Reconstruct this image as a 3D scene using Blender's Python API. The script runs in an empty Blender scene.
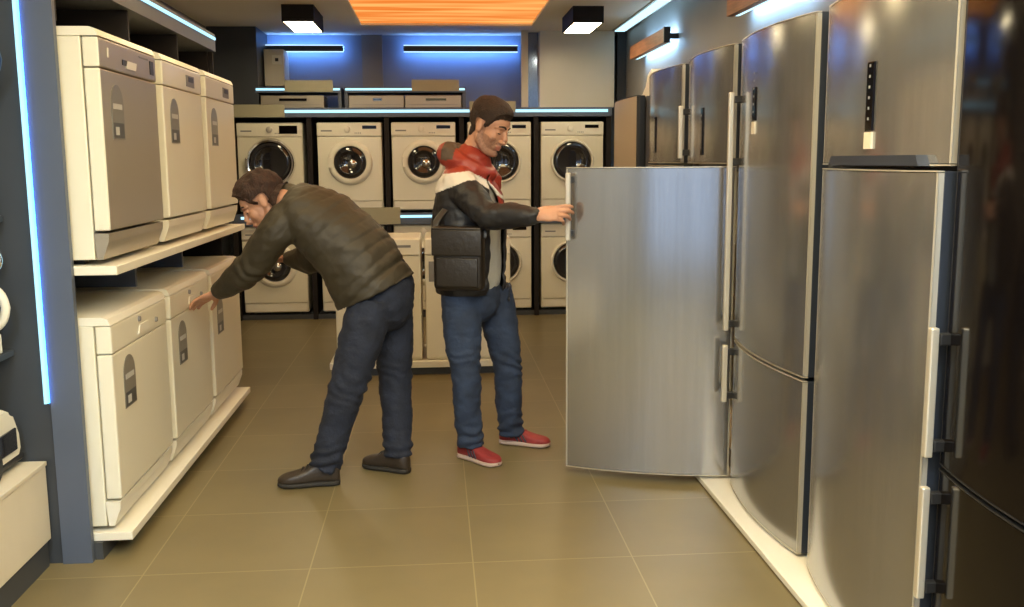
import bpy, bmesh, math, random
from mathutils import Vector, Matrix, noise, Quaternion
random.seed(7)
V = Vector
PI = math.pi
S = bpy.context.scene
COL = S.collection

# ------------------------------------------------------------------ camera
FPX, YAW, PITCH, ROLL, EYE = 965.4, .07804, .14745, -.0069, 1.483
cam = bpy.data.cameras.new('camera')
cam.sensor_fit = 'HORIZONTAL'
cam.sensor_width = 36.0
cam.lens = FPX / 1024 * 36.0
cam.clip_start = .02
camo = bpy.data.objects.new('camera', cam)
COL.objects.link(camo)
_f = V((math.sin(YAW)*math.cos(PITCH), math.cos(YAW)*math.cos(PITCH), -math.sin(PITCH)))
_r = V((math.cos(YAW), -math.sin(YAW), 0)); _u = _r.cross(_f)
_c, _s = math.cos(ROLL), math.sin(ROLL)
_r, _u = _c*_r + _s*_u, -_s*_r + _c*_u
camo.matrix_world = Matrix(((_r.x, _u.x, -_f.x, 0), (_r.y, _u.y, -_f.y, 0), (_r.z, _u.z, -_f.z, EYE), (0, 0, 0, 1)))
S.camera = camo

# ------------------------------------------------------------------ world, exposure
wd = bpy.data.worlds.new('world'); S.world = wd; wd.use_nodes = True
wd.node_tree.nodes['Background'].inputs[0].default_value = (.42, .58, .86, 1)
wd.node_tree.nodes['Background'].inputs[1].default_value = 1.7
S.view_settings.view_transform = 'Standard'
S.view_settings.look = 'None'
S.view_settings.exposure = 0.16
S.view_settings.gamma = 1.0
S.view_settings.use_curve_mapping = False
S.cycles.use_denoising = True
S.cycles.max_bounces = 8
S.cycles.glossy_bounces = 5
S.cycles.caustics_reflective = False
S.cycles.caustics_refractive = False
FILL_C = (1.0, .795, .44); FILL_S = 18.0         # added ceiling downlights and front panel, out of view
LED_C = (.42, .80, .95); LED_S = 1.5          # cool light strips
BLUE_C = (.14, .36, 1.0); BLUE_S = 30.0       # blue glow behind the wall bars

# ------------------------------------------------------------------ materials
def mat(name, col, rough=.5, metal=0., bump=0., bscale=60., var=0., vscale=8., stretch=(1, 1, 1), coat=0., trans=0., emit=None, es=0., spec=.5):
    m = bpy.data.materials.new(name); m.use_nodes = True
    nt = m.node_tree; b = nt.nodes['Principled BSDF']
    b.inputs['Base Color'].default_value = (*col, 1)
    b.inputs['Roughness'].default_value = rough
    b.inputs['Metallic'].default_value = metal
    b.inputs['Specular IOR Level'].default_value = spec
    if coat: b.inputs['Coat Weight'].default_value = coat; b.inputs['Coat Roughness'].default_value = .08
    if trans: b.inputs['Transmission Weight'].default_value = trans
    if emit: b.inputs['Emission Color'].default_value = (*emit, 1); b.inputs['Emission Strength'].default_value = es
    if bump or var:
        tc = nt.nodes.new('ShaderNodeTexCoord'); mp = nt.nodes.new('ShaderNodeMapping')
        mp.inputs['Scale'].default_value = stretch
        nt.links.new(tc.outputs['Object'], mp.inputs[0])
        if var:
            n = nt.nodes.new('ShaderNodeTexNoise'); n.inputs['Scale'].default_value = vscale; n.inputs['Detail'].default_value = 4
            nt.links.new(mp.outputs[0], n.inputs['Vector'])
            r = nt.nodes.new('ShaderNodeValToRGB')
            r.color_ramp.elements[0].position = .3; r.color_ramp.elements[1].position = .72
            r.color_ramp.elements[0].color = (*[c*(1-var) for c in col], 1)
            r.color_ramp.elements[1].color = (*[min(1, c*(1+var)) for c in col], 1)
            nt.links.new(n.outputs[0], r.inputs[0]); nt.links.new(r.outputs[0], b.inputs['Base Color'])
        if bump:
            n = nt.nodes.new('ShaderNodeTexNoise'); n.inputs['Scale'].default_value = bscale; n.inputs['Detail'].default_value = 3
            nt.links.new(mp.outputs[0], n.inputs['Vector'])
            bp = nt.nodes.new('ShaderNodeBump'); bp.inputs['Strength'].default_value = bump; bp.inputs['Distance'].default_value = .01
            nt.links.new(n.outputs[0], bp.inputs['Height']); nt.links.new(bp.outputs[0], b.inputs['Normal'])
    return m

def emat(name, col, s):
    m = bpy.data.materials.new(name); m.use_nodes = True
    nt = m.node_tree; nt.nodes.clear()
    e = nt.nodes.new('ShaderNodeEmission'); o = nt.nodes.new('ShaderNodeOutputMaterial')
    e.inputs[0].default_value = (*col, 1); e.inputs[1].default_value = s
    nt.links.new(e.outputs[0], o.inputs[0]); return m

M = dict(
    white=mat('white_enamel', (.76, .73, .60), .28, bump=.02, bscale=30),
    white2=mat('white_plastic', (.78, .75, .64), .4),
    cream=mat('cream_laminate', (.66, .60, .47), .45, var=.05, vscale=3),
    silver=mat('silver_satin_panel', (.36, .32, .26), .34, metal=.35),
    seam=mat('dark_seam', (.02, .02, .022), .6),
    grey=mat('charcoal_laminate', (.042, .048, .058), .45, var=.1, vscale=4),
    niche=mat('black_brown_laminate', (.016, .013, .012), .6, spec=.2),
    bluegrey=mat('blue_grey_panel', (.085, .105, .15), .42, var=.06, vscale=3),
    wallblue=mat('blue_grey_wall', (.20, .24, .32), .55, var=.06, vscale=2),
    wallgrey=mat('warm_grey_wall', (.25, .24, .23), .6, var=.05, vscale=2),
    beigewall=mat('beige_gloss_panel', (.74, .70, .60), .32, var=.04, vscale=2),
    ceil=mat('ceiling_paint', (.84, .78, .64), .75, var=.03, vscale=1.5),
    steel=mat('brushed_steel', (.405, .40, .395), .18, metal=.85, bump=.006, bscale=14, var=.05, vscale=5, stretch=(9, 9, .35)),
    steeledge=mat('bright_aluminium', (.48, .455, .40), .3, metal=.4),
    handle=mat('satin_handle', (.74, .68, .56), .3, metal=.6),
    core=mat('dark_navy_door_side', (.022, .028, .042), .4),
    fridgeside=mat('grey_side_panel', (.10, .10, .105), .4),
    brownside=mat('bronze_side_panel', (.50, .41, .28), .35, metal=.2),
    black=mat('black_glass', (.004, .003, .003), .10, spec=.2),
    blackp=mat('black_plastic', (.015, .015, .016), .4),
    chrome=mat('chrome', (.8, .8, .8), .12, metal=1.),
    drum=mat('dark_door_glass', (.018, .018, .022), .06, coat=.6),
    drumlight=mat('glint_steel', (.5, .49, .47), .2, metal=.9),
    greylabel=mat('grey_print', (.22, .22, .22), .5),
    sticker=mat('grey_sticker', (.20, .19, .165), .3),
    stickerdark=mat('dark_sticker_print', (.06, .065, .07), .35),
    stickerlight=mat('pale_sticker_print', (.55, .55, .52), .4),
    sign=mat('pale_sign_card', (.36, .34, .24), .55, var=.04, vscale=6),
    wood=mat('reddish_wood', (.36, .15, .065), .45, var=.25, vscale=6, stretch=(10, 1, 10)),
    kick=mat('dark_kickboard', (.05, .055, .062), .5),
    orange=emat('unused_orange', (1, .4, .08), 1),
    led=emat('cool_led', LED_C, LED_S),
    ledblue=emat('blue_led', BLUE_C, BLUE_S),
    lamp=emat('warm_fill_diffuser', FILL_C, FILL_S),
    lampdim=emat('dim_warm_diffuser', (1, .83, .50), 24.0),
    cove=emat('cove_led', (.52, .86, 1.0), 1.5),
    fillcool=emat('cool_fill_diffuser', (.60, .81, 1.0), 95.0),
    glow=emat('strong_cool_led', (.36, .66, 1.0), 60.0),
    bluestrip=emat('pale_blue_led', (.55, .80, 1.0), 1.4),
    warmfill=emat('warm_fill_led', (1, .76, .46), 9.0),
    fillpanel=emat('warm_fill_panel', FILL_C, 9.5),
    skin=mat('skin', (.52, .27, .17), .5, var=.10, vscale=25),
    stubble=mat('stubble_skin', (.33, .175, .115), .6, var=.2, vscale=90),
    lips=mat('lip_skin', (.42, .16, .12), .45),
    eye=mat('eye_dark', (.03, .02, .018), .2),
    hair=mat('brown_hair', (.032, .012, .006), .75, bump=.9, bscale=120, var=.45, vscale=60, stretch=(1, 1, .5)),
    hair2=mat('dark_brown_hair', (.026, .012, .006), .7, bump=.8, bscale=150, var=.4, vscale=70),
    olive=mat('olive_quilted_nylon', (.034, .027, .015), .6, bump=.25, bscale=38, var=.18, vscale=10),
    jeans=mat('dark_blue_denim', (.012, .017, .034), .85, bump=.35, bscale=70, var=.35, vscale=14),
    jeans2=mat('faded_blue_denim', (.024, .040, .082), .85, bump=.3, bscale=70, var=.35, vscale=9),
    jblack=mat('black_nylon', (.012, .012, .015), .5, bump=.25, bscale=40),
    jred=mat('red_nylon', (.30, .035, .022), .45, bump=.2, bscale=45, var=.12, vscale=14),
    jwhite=mat('white_nylon', (.70, .66, .60), .5, bump=.2, bscale=45),
    jbrown=mat('grey_brown_lining', (.085, .060, .042), .7, var=.2, vscale=20),
    shirt=mat('pale_grey_shirt', (.45, .45, .42), .8, bump=.3, bscale=30),
    bag=mat('dark_brown_leather', (.016, .012, .009), .42, bump=.2, bscale=50),
    shoeb=mat('dark_brown_leather_shoe', (.035, .026, .020), .4, bump=.2, bscale=60),
    sole=mat('dark_rubber', (.02, .018, .016), .7),
    shoer=mat('red_suede', (.26, .028, .03), .65, var=.15, vscale=30),
    solew=mat('pale_rubber', (.50, .38, .33), .6),
    stripe=mat('navy_stripe', (.03, .03, .05), .5),
    lace=mat('red_lace', (.30, .05, .05), .8),
)
bpy.data.materials.remove(M.pop('orange'))
def glass_mat():
    m = bpy.data.materials.new('clear_glass'); m.use_nodes = True
    nt = m.node_tree; nt.nodes.clear()
    o = nt.nodes.new('ShaderNodeOutputMaterial'); mx = nt.nodes.new('ShaderNodeMixShader')
    t = nt.nodes.new('ShaderNodeBsdfTransparent'); g = nt.nodes.new('ShaderNodeBsdfGlossy'); g.inputs['Roughness'].default_value = .02
    mx.inputs[0].default_value = .08
    nt.links.new(t.outputs[0], mx.inputs[1]); nt.links.new(g.outputs[0], mx.inputs[2]); nt.links.new(mx.outputs[0], o.inputs[0])
    return m
M['glass'] = glass_mat()

def floor_mat():
    m = bpy.data.materials.new('floor_tiles'); m.use_nodes = True
    nt = m.node_tree; N = nt.nodes; L = nt.links; b = N['Principled BSDF']
    tc = N.new('ShaderNodeTexCoord'); sx = N.new('ShaderNodeSeparateXYZ'); L.new(tc.outputs['Object'], sx.inputs[0])
    def mth(op, a, v=None):
        n = N.new('ShaderNodeMath'); n.operation = op
        if isinstance(a, (int, float)): n.inputs[0].default_value = a
        else: L.new(a, n.inputs[0])
        if v is not None:
            if isinstance(v, (int, float)): n.inputs[1].default_value = v
            else: L.new(v, n.inputs[1])
        return n.outputs[0]
    def edge(o, off):
        t = mth('DIVIDE', mth('SUBTRACT', o, off), .6)
        fr = mth('FRACT', t)
        return mth('MINIMUM', fr, mth('SUBTRACT', 1.0, fr)), mth('FLOOR', t)
    ex, ix = edge(sx.outputs[0], .115 - 60); ey, iy = edge(sx.outputs[1], 4.02 - 60)
    g = mth('LESS_THAN', mth('MINIMUM', ex, ey), .0042)
    wn = N.new('ShaderNodeTexWhiteNoise'); wn.noise_dimensions = '2D'
    cb = N.new('ShaderNodeCombineXYZ'); L.new(ix, cb.inputs[0]); L.new(iy, cb.inputs[1]); L.new(cb.outputs[0], wn.inputs[0])
    n1 = N.new('ShaderNodeTexNoise'); n1.inputs['Scale'].default_value = 3.2; n1.inputs['Detail'].default_value = 6
    L.new(tc.outputs['Object'], n1.inputs['Vector'])
    mixv = mth('ADD', mth('MULTIPLY', n1.outputs[0], .7), mth('MULTIPLY', wn.outputs[0], .25))
    r = N.new('ShaderNodeValToRGB'); L.new(mixv, r.inputs[0])
    r.color_ramp.elements[0].position = .2; r.color_ramp.elements[1].position = .8
    r.color_ramp.elements[0].color = (.150, .120, .058, 1); r.color_ramp.elements[1].color = (.200, .160, .078, 1)
    mx = N.new('ShaderNodeMix'); mx.data_type = 'RGBA'
    L.new(g, mx.inputs[0]); L.new(r.outputs[0], mx.inputs[6]); mx.inputs[7].default_value = (.27, .225, .12, 1)
    L.new(mx.outputs[2], b.inputs['Base Color'])
    b.inputs['Roughness'].default_value = .42
    bp = N.new('ShaderNodeBump'); bp.inputs['Strength'].default_value = .15; bp.inputs['Distance'].default_value = .002; bp.invert = True
    L.new(g, bp.inputs['Height']); L.new(bp.outputs[0], b.inputs['Normal'])
    return m
M['floor'] = floor_mat()

def orange_mat():
    m = bpy.data.materials.new('orange_lit_slats'); m.use_nodes = True
    nt = m.node_tree; N = nt.nodes; L = nt.links; N.clear()
    o = N.new('ShaderNodeOutputMaterial'); e = N.new('ShaderNodeEmission')
    tc = N.new('ShaderNodeTexCoord'); mp = N.new('ShaderNodeMapping'); mp.inputs['Scale'].default_value = (.5, 5, 1)
    n = N.new('ShaderNodeTexNoise'); n.inputs['Scale'].default_value = 1.6; n.inputs['Detail'].default_value = 2
    L.new(tc.outputs['Object'], mp.inputs[0]); L.new(mp.outputs[0], n.inputs['Vector'])
    r = N.new('ShaderNodeValToRGB'); r.color_ramp.elements[0].position = .38; r.color_ramp.elements[1].position = .66
    r.color_ramp.elements[0].color = (.78, .20, .03, 1); r.color_ramp.elements[1].color = (1, .46, .13, 1)
    L.new(n.outputs[0], r.inputs[0]); L.new(r.outputs[0], e.inputs[0]); e.inputs[1].default_value = 1.05
    L.new(e.outputs[0], o.inputs[0]); return m
M['orange'] = orange_mat()

# ------------------------------------------------------------------ mesh helpers
def box(bm, x0, x1, y0, y1, z0, z1, bev=0., seg=2):
    r = bmesh.ops.create_cube(bm, size=1.0)
    vs = r['verts']
    for v in vs:
        v.co = V((x0 + (v.co.x+.5)*(x1-x0), y0 + (v.co.y+.5)*(y1-y0), z0 + (v.co.z+.5)*(z1-z0)))
    if bev:
        es = list({e for v in vs for e in v.link_edges})
        bmesh.ops.bevel(bm, geom=es, offset=bev, segments=seg, affect='EDGES', profile=.5)
    return bm

def B(*boxes):
    bm = bmesh.new()
    for b in boxes: box(bm, *b)
    return bm

def prism(bm, pts, axis, a0, a1):
    """closed outline (list of 2-tuples) extruded along an axis: 'x' -> pts are (y,z), 'y' -> (x,z), 'z' -> (x,y)"""
    def mk(p, a):
        return V((a, p[0], p[1])) if axis == 'x' else V((p[0], a, p[1])) if axis == 'y' else V((p[0], p[1], a))
    lo = [bm.verts.new(mk(p, a0)) for p in pts]; hi = [bm.verts.new(mk(p, a1)) for p in pts]
    n = len(pts)
    fs = [bm.faces.new(lo), bm.faces.new(hi)]
    for i in range(n): fs.append(bm.faces.new((lo[i], lo[(i+1) % n], hi[(i+1) % n], hi[i])))
    bmesh.ops.recalc_face_normals(bm, faces=fs)
    return bm

def lathe_y(bm, prof, cx, cz, n=48, ysign=1):
    """profile [(r, y)...] turned about the y axis through (cx, cz); a radius of 0 closes"""
    rings = []
    for r, y in prof:
        if r < 1e-6: rings.append([bm.verts.new((cx, y, cz))])
        else: rings.append([bm.verts.new((cx + r*math.cos(2*PI*i/n), y, cz + r*math.sin(2*PI*i/n))) for i in range(n)])
    fs = []
    for a, b in zip(rings, rings[1:]):
        for i in range(n):
            j = (i+1) % n
            if len(a) == 1 and len(b) == 1: continue
            if len(a) == 1: fs.append(bm.faces.new((a[0], b[i], b[j])))
            elif len(b) == 1: fs.append(bm.faces.new((a[i], a[j], b[0])))
            else: fs.append(bm.faces.new((a[i], a[j], b[j], b[i])))
    bmesh.ops.recalc_face_normals(bm, faces=fs)
    return bm

def catmull(P, k):
    out = []
    n = len(P)
    for i in range(n-1):
        p0, p1, p2, p3 = P[max(i-1, 0)], P[i], P[i+1], P[min(i+2, n-1)]
        for j in range(k):
            t = j/k
            out.append(.5*((2*p1) + (p2-p0)*t + (2*p0-5*p1+4*p2-p3)*t*t + (3*p1-p0-3*p2+p3)*t**3))
    out.append(P[-1]); return out

def tube(bm, pts, rad, ref=(0, 0, 1), n=18, k=5, closed=False, flat=False):
    """smooth tube; rad entries are r or (r_side, r_other), side axis follows ref"""
    P = [V(p) for p in pts]
    Rr = [V((r, r)) if not isinstance(r, (tuple, list)) else V(r) for r in rad]
    if closed:
        P = P + [P[0]]; Rr = Rr + [Rr[0]]
    C = catmull(P, k)
    RR = []
    for i in range(len(Rr)-1):
        for j in range(k):
            t = j/k; t = t*t*(3-2*t) if False else t
            RR.append(Rr[i]*(1-t) + Rr[i+1]*t)
    RR.append(Rr[-1])
    if closed: C = C[:-1]; RR = RR[:-1]
    m = len(C); ref = V(ref)
    fr = []
    for i in range(m):
        if closed: t = C[(i+1) % m] - C[i-1]
        else: t = C[min(i+1, m-1)] - C[max(i-1, 0)]
        t.normalize()
        s = ref - ref.dot(t)*t
        if s.length < 1e-4: s = t.orthogonal()
        s.normalize(); o = t.cross(s)
        fr.append((t, s, o))
    rings = []
    def ring(c, s, o, ra, rb): return [bm.verts.new(c + s*ra*math.cos(2*PI*i/n) + o*rb*math.sin(2*PI*i/n)) for i in range(n)]
    if not closed and not flat:
        t, s, o = fr[0]; r = RR[0]; h = min(r)
        for a in (80, 55, 28): rings.append(ring(C[0]-t*h*math.sin(math.radians(a)), s, o, r[0]*math.cos(math.radians(a)), r[1]*math.cos(math.radians(a))))
    for i in range(m): rings.append(ring(C[i], fr[i][1], fr[i][2], RR[i][0], RR[i][1]))
    if not closed and not flat:
        t, s, o = fr[-1]; r = RR[-1]; h = min(r)
        for a in (28, 55, 80): rings.append(ring(C[-1]+t*h*math.sin(math.radians(a)), s, o, r[0]*math.cos(math.radians(a)), r[1]*math.cos(math.radians(a))))
    fs = []
    q = len(rings)
    for a in range(q if closed else q-1):
        A, Bq = rings[a], rings[(a+1) % q]
        for i in range(n): fs.append(bm.faces.new((A[i], A[(i+1) % n], Bq[(i+1) % n], Bq[i])))
    if not closed: fs.append(bm.faces.new(rings[0][::-1])); fs.append(bm.faces.new(rings[-1]))
    bmesh.ops.recalc_face_normals(bm, faces=fs)
    return bm

def ell(bm, c, r, rot=None, sub=3):
    q = bmesh.ops.create_icosphere(bm, subdivisions=sub, radius=1)
    for v in q['verts']:
        p = V((v.co.x*r[0], v.co.y*r[1], v.co.z*r[2]))
        if rot: p = rot @ p
        v.co = p + V(c)
    return bm

# ------------------------------------------------------------------ object helpers
def obj(name, bm, m=None, parent=None, smooth=False, loc=None, label=None, angle=None):
    me = bpy.data.meshes.new(name)
    if isinstance(bm, bmesh.types.BMesh): bm.to_mesh(me); bm.free()
    else: me = bm
    o = bpy.data.objects.new(name, me); COL.objects.link(o)
    ms = m if isinstance(m, (list, tuple)) else [m]
    if len(me.materials) == 0:
        for x in ms: me.materials.append(M[x] if isinstance(x, str) else x)
    if parent: o.parent = parent
    if loc is not None: o.location = loc
    if label: o['label'] = label
    if smooth:
        for p in me.polygons: p.use_smooth = True
        if angle: me.set_sharp_from_angle(angle=math.radians(angle))
    return o

def tag(o, label, cat, group=None, kind=None):
    o['label'] = label; o['category'] = cat
    if group: o['group'] = group
    if kind: o['kind'] = kind
    return o

def thing(name, label, cat, loc=(0, 0, 0), rz=0, group=None):
    o = bpy.data.objects.new(name, None); COL.objects.link(o)
    o.empty_display_size = .1
    o.location = loc; o.rotation_euler = (0, 0, rz)
    return tag(o, label, cat, group)

def struct(name, bm, m, label=None, parent=None):
    o = obj(name, bm, m, parent); o['kind'] = 'structure'
    if label: o['label'] = label
    return o

# ------------------------------------------------------------------ the room
XL, XR, YB, YF, ZC = -2.05, 1.86, 9.80, -2.6, 2.70
struct('floor', B((XL-.1, XR+.1, YF-1.2, YB+.1, -.06, 0)), 'floor', 'brown grey square floor tiles with pale joints')
struct('ceiling', B((XL-.1, XR+.1, YF-.1, YB+.1, ZC, ZC+.08)), 'ceil', 'warm beige grey painted ceiling')
struct('wall_left', B((XL-.08, XL, YF, YB, 0, ZC)), 'wallgrey', 'plain left wall behind the racks')
struct('wall_right', B((XR, XR+.08, YF, YB, 0, ZC)), 'wallgrey', 'grey wall above the row of fridges')
struct('wall_back', B((XL, XR, YB, YB+.08, 0, ZC)), 'wallblue', 'blue lit back wall above the washing machines')
struct('wall_front', B((XL, XR, YF-.08, YF, 0, .25), (XL, XL+.15, YF-.08, YF, .25, ZC), (XR-.15, XR, YF-.08, YF, .25, ZC), (XL, XR, YF-.08, YF, 2.45, ZC)), 'wallgrey', 'shop front wall around the large window')
w1 = struct('window_1', B((XL+.15, XR-.15, YF-.06, YF-.02, .25, .31), (XL+.15, XR-.15, YF-.06, YF-.02, 2.39, 2.45), (XL+.15, XL+.21, YF-.06, YF-.02, .31, 2.39), (XR-.21, XR-.15, YF-.06, YF-.02, .31, 2.39), (-.12, -.06, YF-.06, YF-.02, .31, 2.39)), 'blackp', 'large added shop window behind the viewer')  # added unseen window, lets bluish sky light into the room
obj('pane', B((XL+.21, XR-.21, YF-.045, YF-.038, .31, 2.39)), 'glass', w1)
struct('trim_1', B((XR-.09, XR-.002, 9.42, 9.50, 1.9, ZC)), 'seam', 'black vertical strip between the beige panel and the right wall')
struct('trim_2', B((-2.04, -1.60, 9.2, YB-.002, 1.99, ZC)), 'grey', 'dark grey boxed column at the left end of the back wall')
struct('trim_3', B((1.02, 1.74, 9.42, YB-.002, 1.985, ZC)), 'beigewall', 'beige glossy boxed panel at the right end of the back wall')
struct('trim_4', B((.84, .905, 9.40, 9.46, 1.985, ZC)), 'cream', 'narrow cream upright beside the beige panel')
struct('trim_5', B((-.69, -.50, YB-.035, YB-.002, 1.99, ZC), (-.505, -.49, YB-.05, YB-.002, 1.99, ZC)), 'wallgrey', 'grey strip with a thin upright between the two blue lit bays')
struct('trim_6', B((.912, 1.018, 9.55, 9.62, 1.985, ZC)), mat('blue_mirror_strip', (.25, .32, .5), .12, metal=.9), 'shiny blue strip beside the beige panel')

# orange lit ceiling panel
t = thing('ceiling_light_panel', 'orange glowing slatted light panel in the ceiling', 'ceiling light', (0.13, 7.0, ZC))
obj('diffuser', B((-.755, .755, -3.6, 1.86, -.012, -.002)), 'orange', t)
fb = bmesh.new()
for (a, b_, c, d) in ((-.80, -.755, -3.65, 1.91), (.755, .80, -3.65, 1.91), (-.755, .755, -3.65, -3.6), (-.755, .755, 1.86, 1.91)): box(fb, a, b_, c, d, -.03, -.002)
obj('frame', fb, 'ceil', t)

# added warm fill panel, out of view, over the front of the shop
t = thing('ceiling_light_panel', 'large added plain warm white fill panel in the ceiling over the front of the shop', 'ceiling light', (0.13, .3, ZC))
obj('diffuser', B((-.755, .755, -2.4, 2.5, -.012, -.002)), 'fillpanel', t)
fb = bmesh.new()
for (a, b_, c, d) in ((-.80, -.755, -2.45, 2.55), (.755, .80, -2.45, 2.55), (-.755, .755, -2.45, -2.4), (-.755, .755, 2.5, 2.55)): box(fb, a, b_, c, d, -.03, -.002)
obj('frame', fb, 'ceil', t)

# square box downlights
def downlight(x, y, label, m='lamp'):
    t = thing('ceiling_lamp', label, 'ceiling lamp', (x, y, ZC), 0, 'box downlights')
    bm = bmesh.new(); w, d, h = .125, .33, .13
    box(bm, -w, w, -d, -d+.012, -h, 0); box(bm, -w, w, d-.012, d, -h, 0); box(bm, -w, -w+.012, -d+.012, d-.012, -h, 0); box(bm, w-.012, w, -d+.012, d-.012, -h, 0)
    obj('housing', bm, 'niche', t)
    obj('diffuser', B((-w+.012, w-.012, -d+.012, d-.012, -h+.002, -h+.01)), m, t)
downlight(-1.05, 8.25, 'brown box ceiling lamp left of the orange light panel', 'lampdim')
downlight(1.25, 8.25, 'brown box ceiling lamp right of the orange light panel', 'lampdim')
WH = {6.2: 'above the far fridges and dishwashers', 4.4: 'above the two men', 2.6: 'above the nearest fridges', .8: 'above the aisle', -1.0: 'near the shop window'}  # lamps added out of view to light the room
for y in WH:
    downlight(-1.05, y, 'added box ceiling lamp in the left row, ' + WH[y], 'lamp' if y > 1.5 else 'fillcool')
    downlight(1.05, y, 'added box ceiling lamp in the right row, ' + WH[y], 'lamp' if y > 1.5 else 'fillcool')

# cove light along the right wall at the ceiling
t = thing('cove_light', 'cool white light strip along the ceiling edge of the right wall', 'light strip', (XR-.09, 7.6, ZC))
obj('channel', B((-.062, .07, -9.8, 1.75, -.012, -.001)), 'steeledge', t)
obj('led_strip', B((-.045, .05, -9.78, 1.73, -.018, -.0125)), 'cove', t)

# wooden bars with light behind them on the right wall
def wall_bar(y0, y1, z, label):
    t = thing('wall_light', label, 'wall light', (XR, (y0+y1)/2, z), 0, 'wooden wall lights')
    h = (y1-y0)/2
    obj('bar', B((-.13, -.085, -h, h, -.055, .055, .003)), 'wood', t)
    obj('end_cap', B((-.132, -.083, -h-.02, -h-.001, -.058, .058)), 'blackp', t)
    obj('bracket', B((-.084, -.002, -h+.05, -h+.09, -.02, .02), (-.084, -.002, h-.09, h-.05, -.02, .02)), 'blackp', t)
    for z in (.042, -.054): obj('led_strip', B((-.084, -.06, -h+.02, h-.02, z, z+.012)), 'cove', t)
    for z in (.022, -.036): obj('glow_strip', B((-.07, -.055, -h+.1, h-.1, z, z+.014)), 'glow', t, label='cool light strip behind the bar')
wall_bar(7.35, 8.62, 2.405, 'short wooden light bar glowing blue on the right wall')
wall_bar(4.6, 5.76, 2.365, 'wooden light bar on the right wall above the open fridge')

# dark bars with blue glow on the back wall
def back_bar(x0, x1, label):
    t = thing('wall_light', label, 'wall light', ((x0+x1)/2, YB, 2.56), 0, 'blue glowing bars on the back wall')
    h = (x1-x0)/2
    obj('bar', B((-h, h, -.13, -.105, -.026, .026, .003)), 'grey', t)
    obj('bracket', B((-h+.1, -h+.14, -.105, -.001, -.01, .01), (h-.14, h-.1, -.105, -.001, -.01, .01)), 'blackp', t)
    for z in (.0265, -.0345): obj('led_strip', B((-h, h, -.126, -.108, z, z+.008)), 'bluestrip', t)
    for z in (.004, -.02): obj('glow_strip', B((-h, h, -.104, -.092, z, z+.016)), 'ledblue', t, label='blue light strip behind the bar')
back_bar(-1.62, -.86, 'dark bar with blue light above and below, left bay of back wall')
back_bar(-.28, .83, 'dark bar with blue light above and below, right bay of back wall')

# electrical cabinet on the back wall
t = thing('electrical_box', 'beige wall cabinet with a small white plate beside the dark column', 'electrical box', (-1.585, YB-.2, 2.19))
obj('cabinet', B((0, .185, -.12, .195, 0, .34, .004)), 'cream', t)
obj('plate', B((.075, .165, -.128, -.1205, .20, .285, .003)), 'white2', t)
obj('switch', B((.105, .135, -.134, -.1285, .228, .258)), 'blackp', t)

# ------------------------------------------------------------------ back rack
RF = 9.16
t = thing('display_rack', 'dark two tier rack holding the washing machines along the back wall', 'rack', (0, RF, 0))
CX = (-1.515, -.785, -.10, .61, 1.30)
for x in (-1.86, -1.15, -.44, .255, .955, 1.645):
    obj('divider', B((x-.022, x+.022, .0, .6, 0, 1.885)), 'niche', t)
obj('back_panel', B((-1.88, 1.67, .602, .62, 0, 1.885)), 'niche', t)
obj('plinth', B((-1.87, 1.66, .03, .6, .0, .045)), 'kick', t)
for x0, x1 in ((-1.838, -1.172), (-1.128, -.462), (-.418, .233), (.277, .933), (.977, 1.623)):
    obj('shelf', B((x0, x1, .0, .6, .945, 1.0)), 'bluegrey', t)
lipb = B((-1.88, 1.67, -.02, -.001, .89, 1.0))
obj('shelf_edge', lipb, 'bluegrey', t)
obj('led_strip', B((-1.8, 1.6, -.028, -.0205, .955, .978)), 'led', t)
obj('top', B((-1.88, 1.67, -.02, .62, 1.886, 1.97)), 'bluegrey', t)
obj('led_strip', B((-1.85, 1.63, -.028, -.0205, 1.925, 1.95)), 'led', t)
for x0, x1 in ((-1.63, -.85), (-.82, .30)):
    obj('upper_shelf', B((x0, x1, .03, .45, 2.11, 2.16)), 'bluegrey', t)
    obj('led_strip', B((x0+.01, x1-.01, .022, .0295, 2.13, 2.148)), 'led', t)
    for xa in (x0, x1-.03): obj('upright', B((xa, xa+.03, .05, .45, 1.971, 2.109)), 'bluegrey', t)

# slim machines under the upper shelf
def slim(x0, x1, label, dark):
    t = thing('slim_appliance', label, 'appliance', ((x0+x1)/2, RF+.05, 1.971), 0, 'slim appliances on the back rack')
    h = (x1-x0)/2
    obj('body', B((-h, h, 0, .35, 0, .115, .006)), 'silver', t)
    obj('display', B((dark[0], dark[1], -.004, .001, .065, .088)), 'black', t)
    obj('drawer_line', B((-h+.03, h-.03, -.002, .001, .028, .032)), 'greylabel', t)
slim(-1.585, -1.01, 'slim silver appliance with a long dark strip under the left upper shelf', (-.12, .13))
slim(-.785, -.275, 'slim silver appliance, left of the pair under the right upper shelf', (-.03, .05))
slim(-.265, .26, 'slim silver appliance, right of the pair under the right upper shelf', (-.07, .12))

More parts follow.
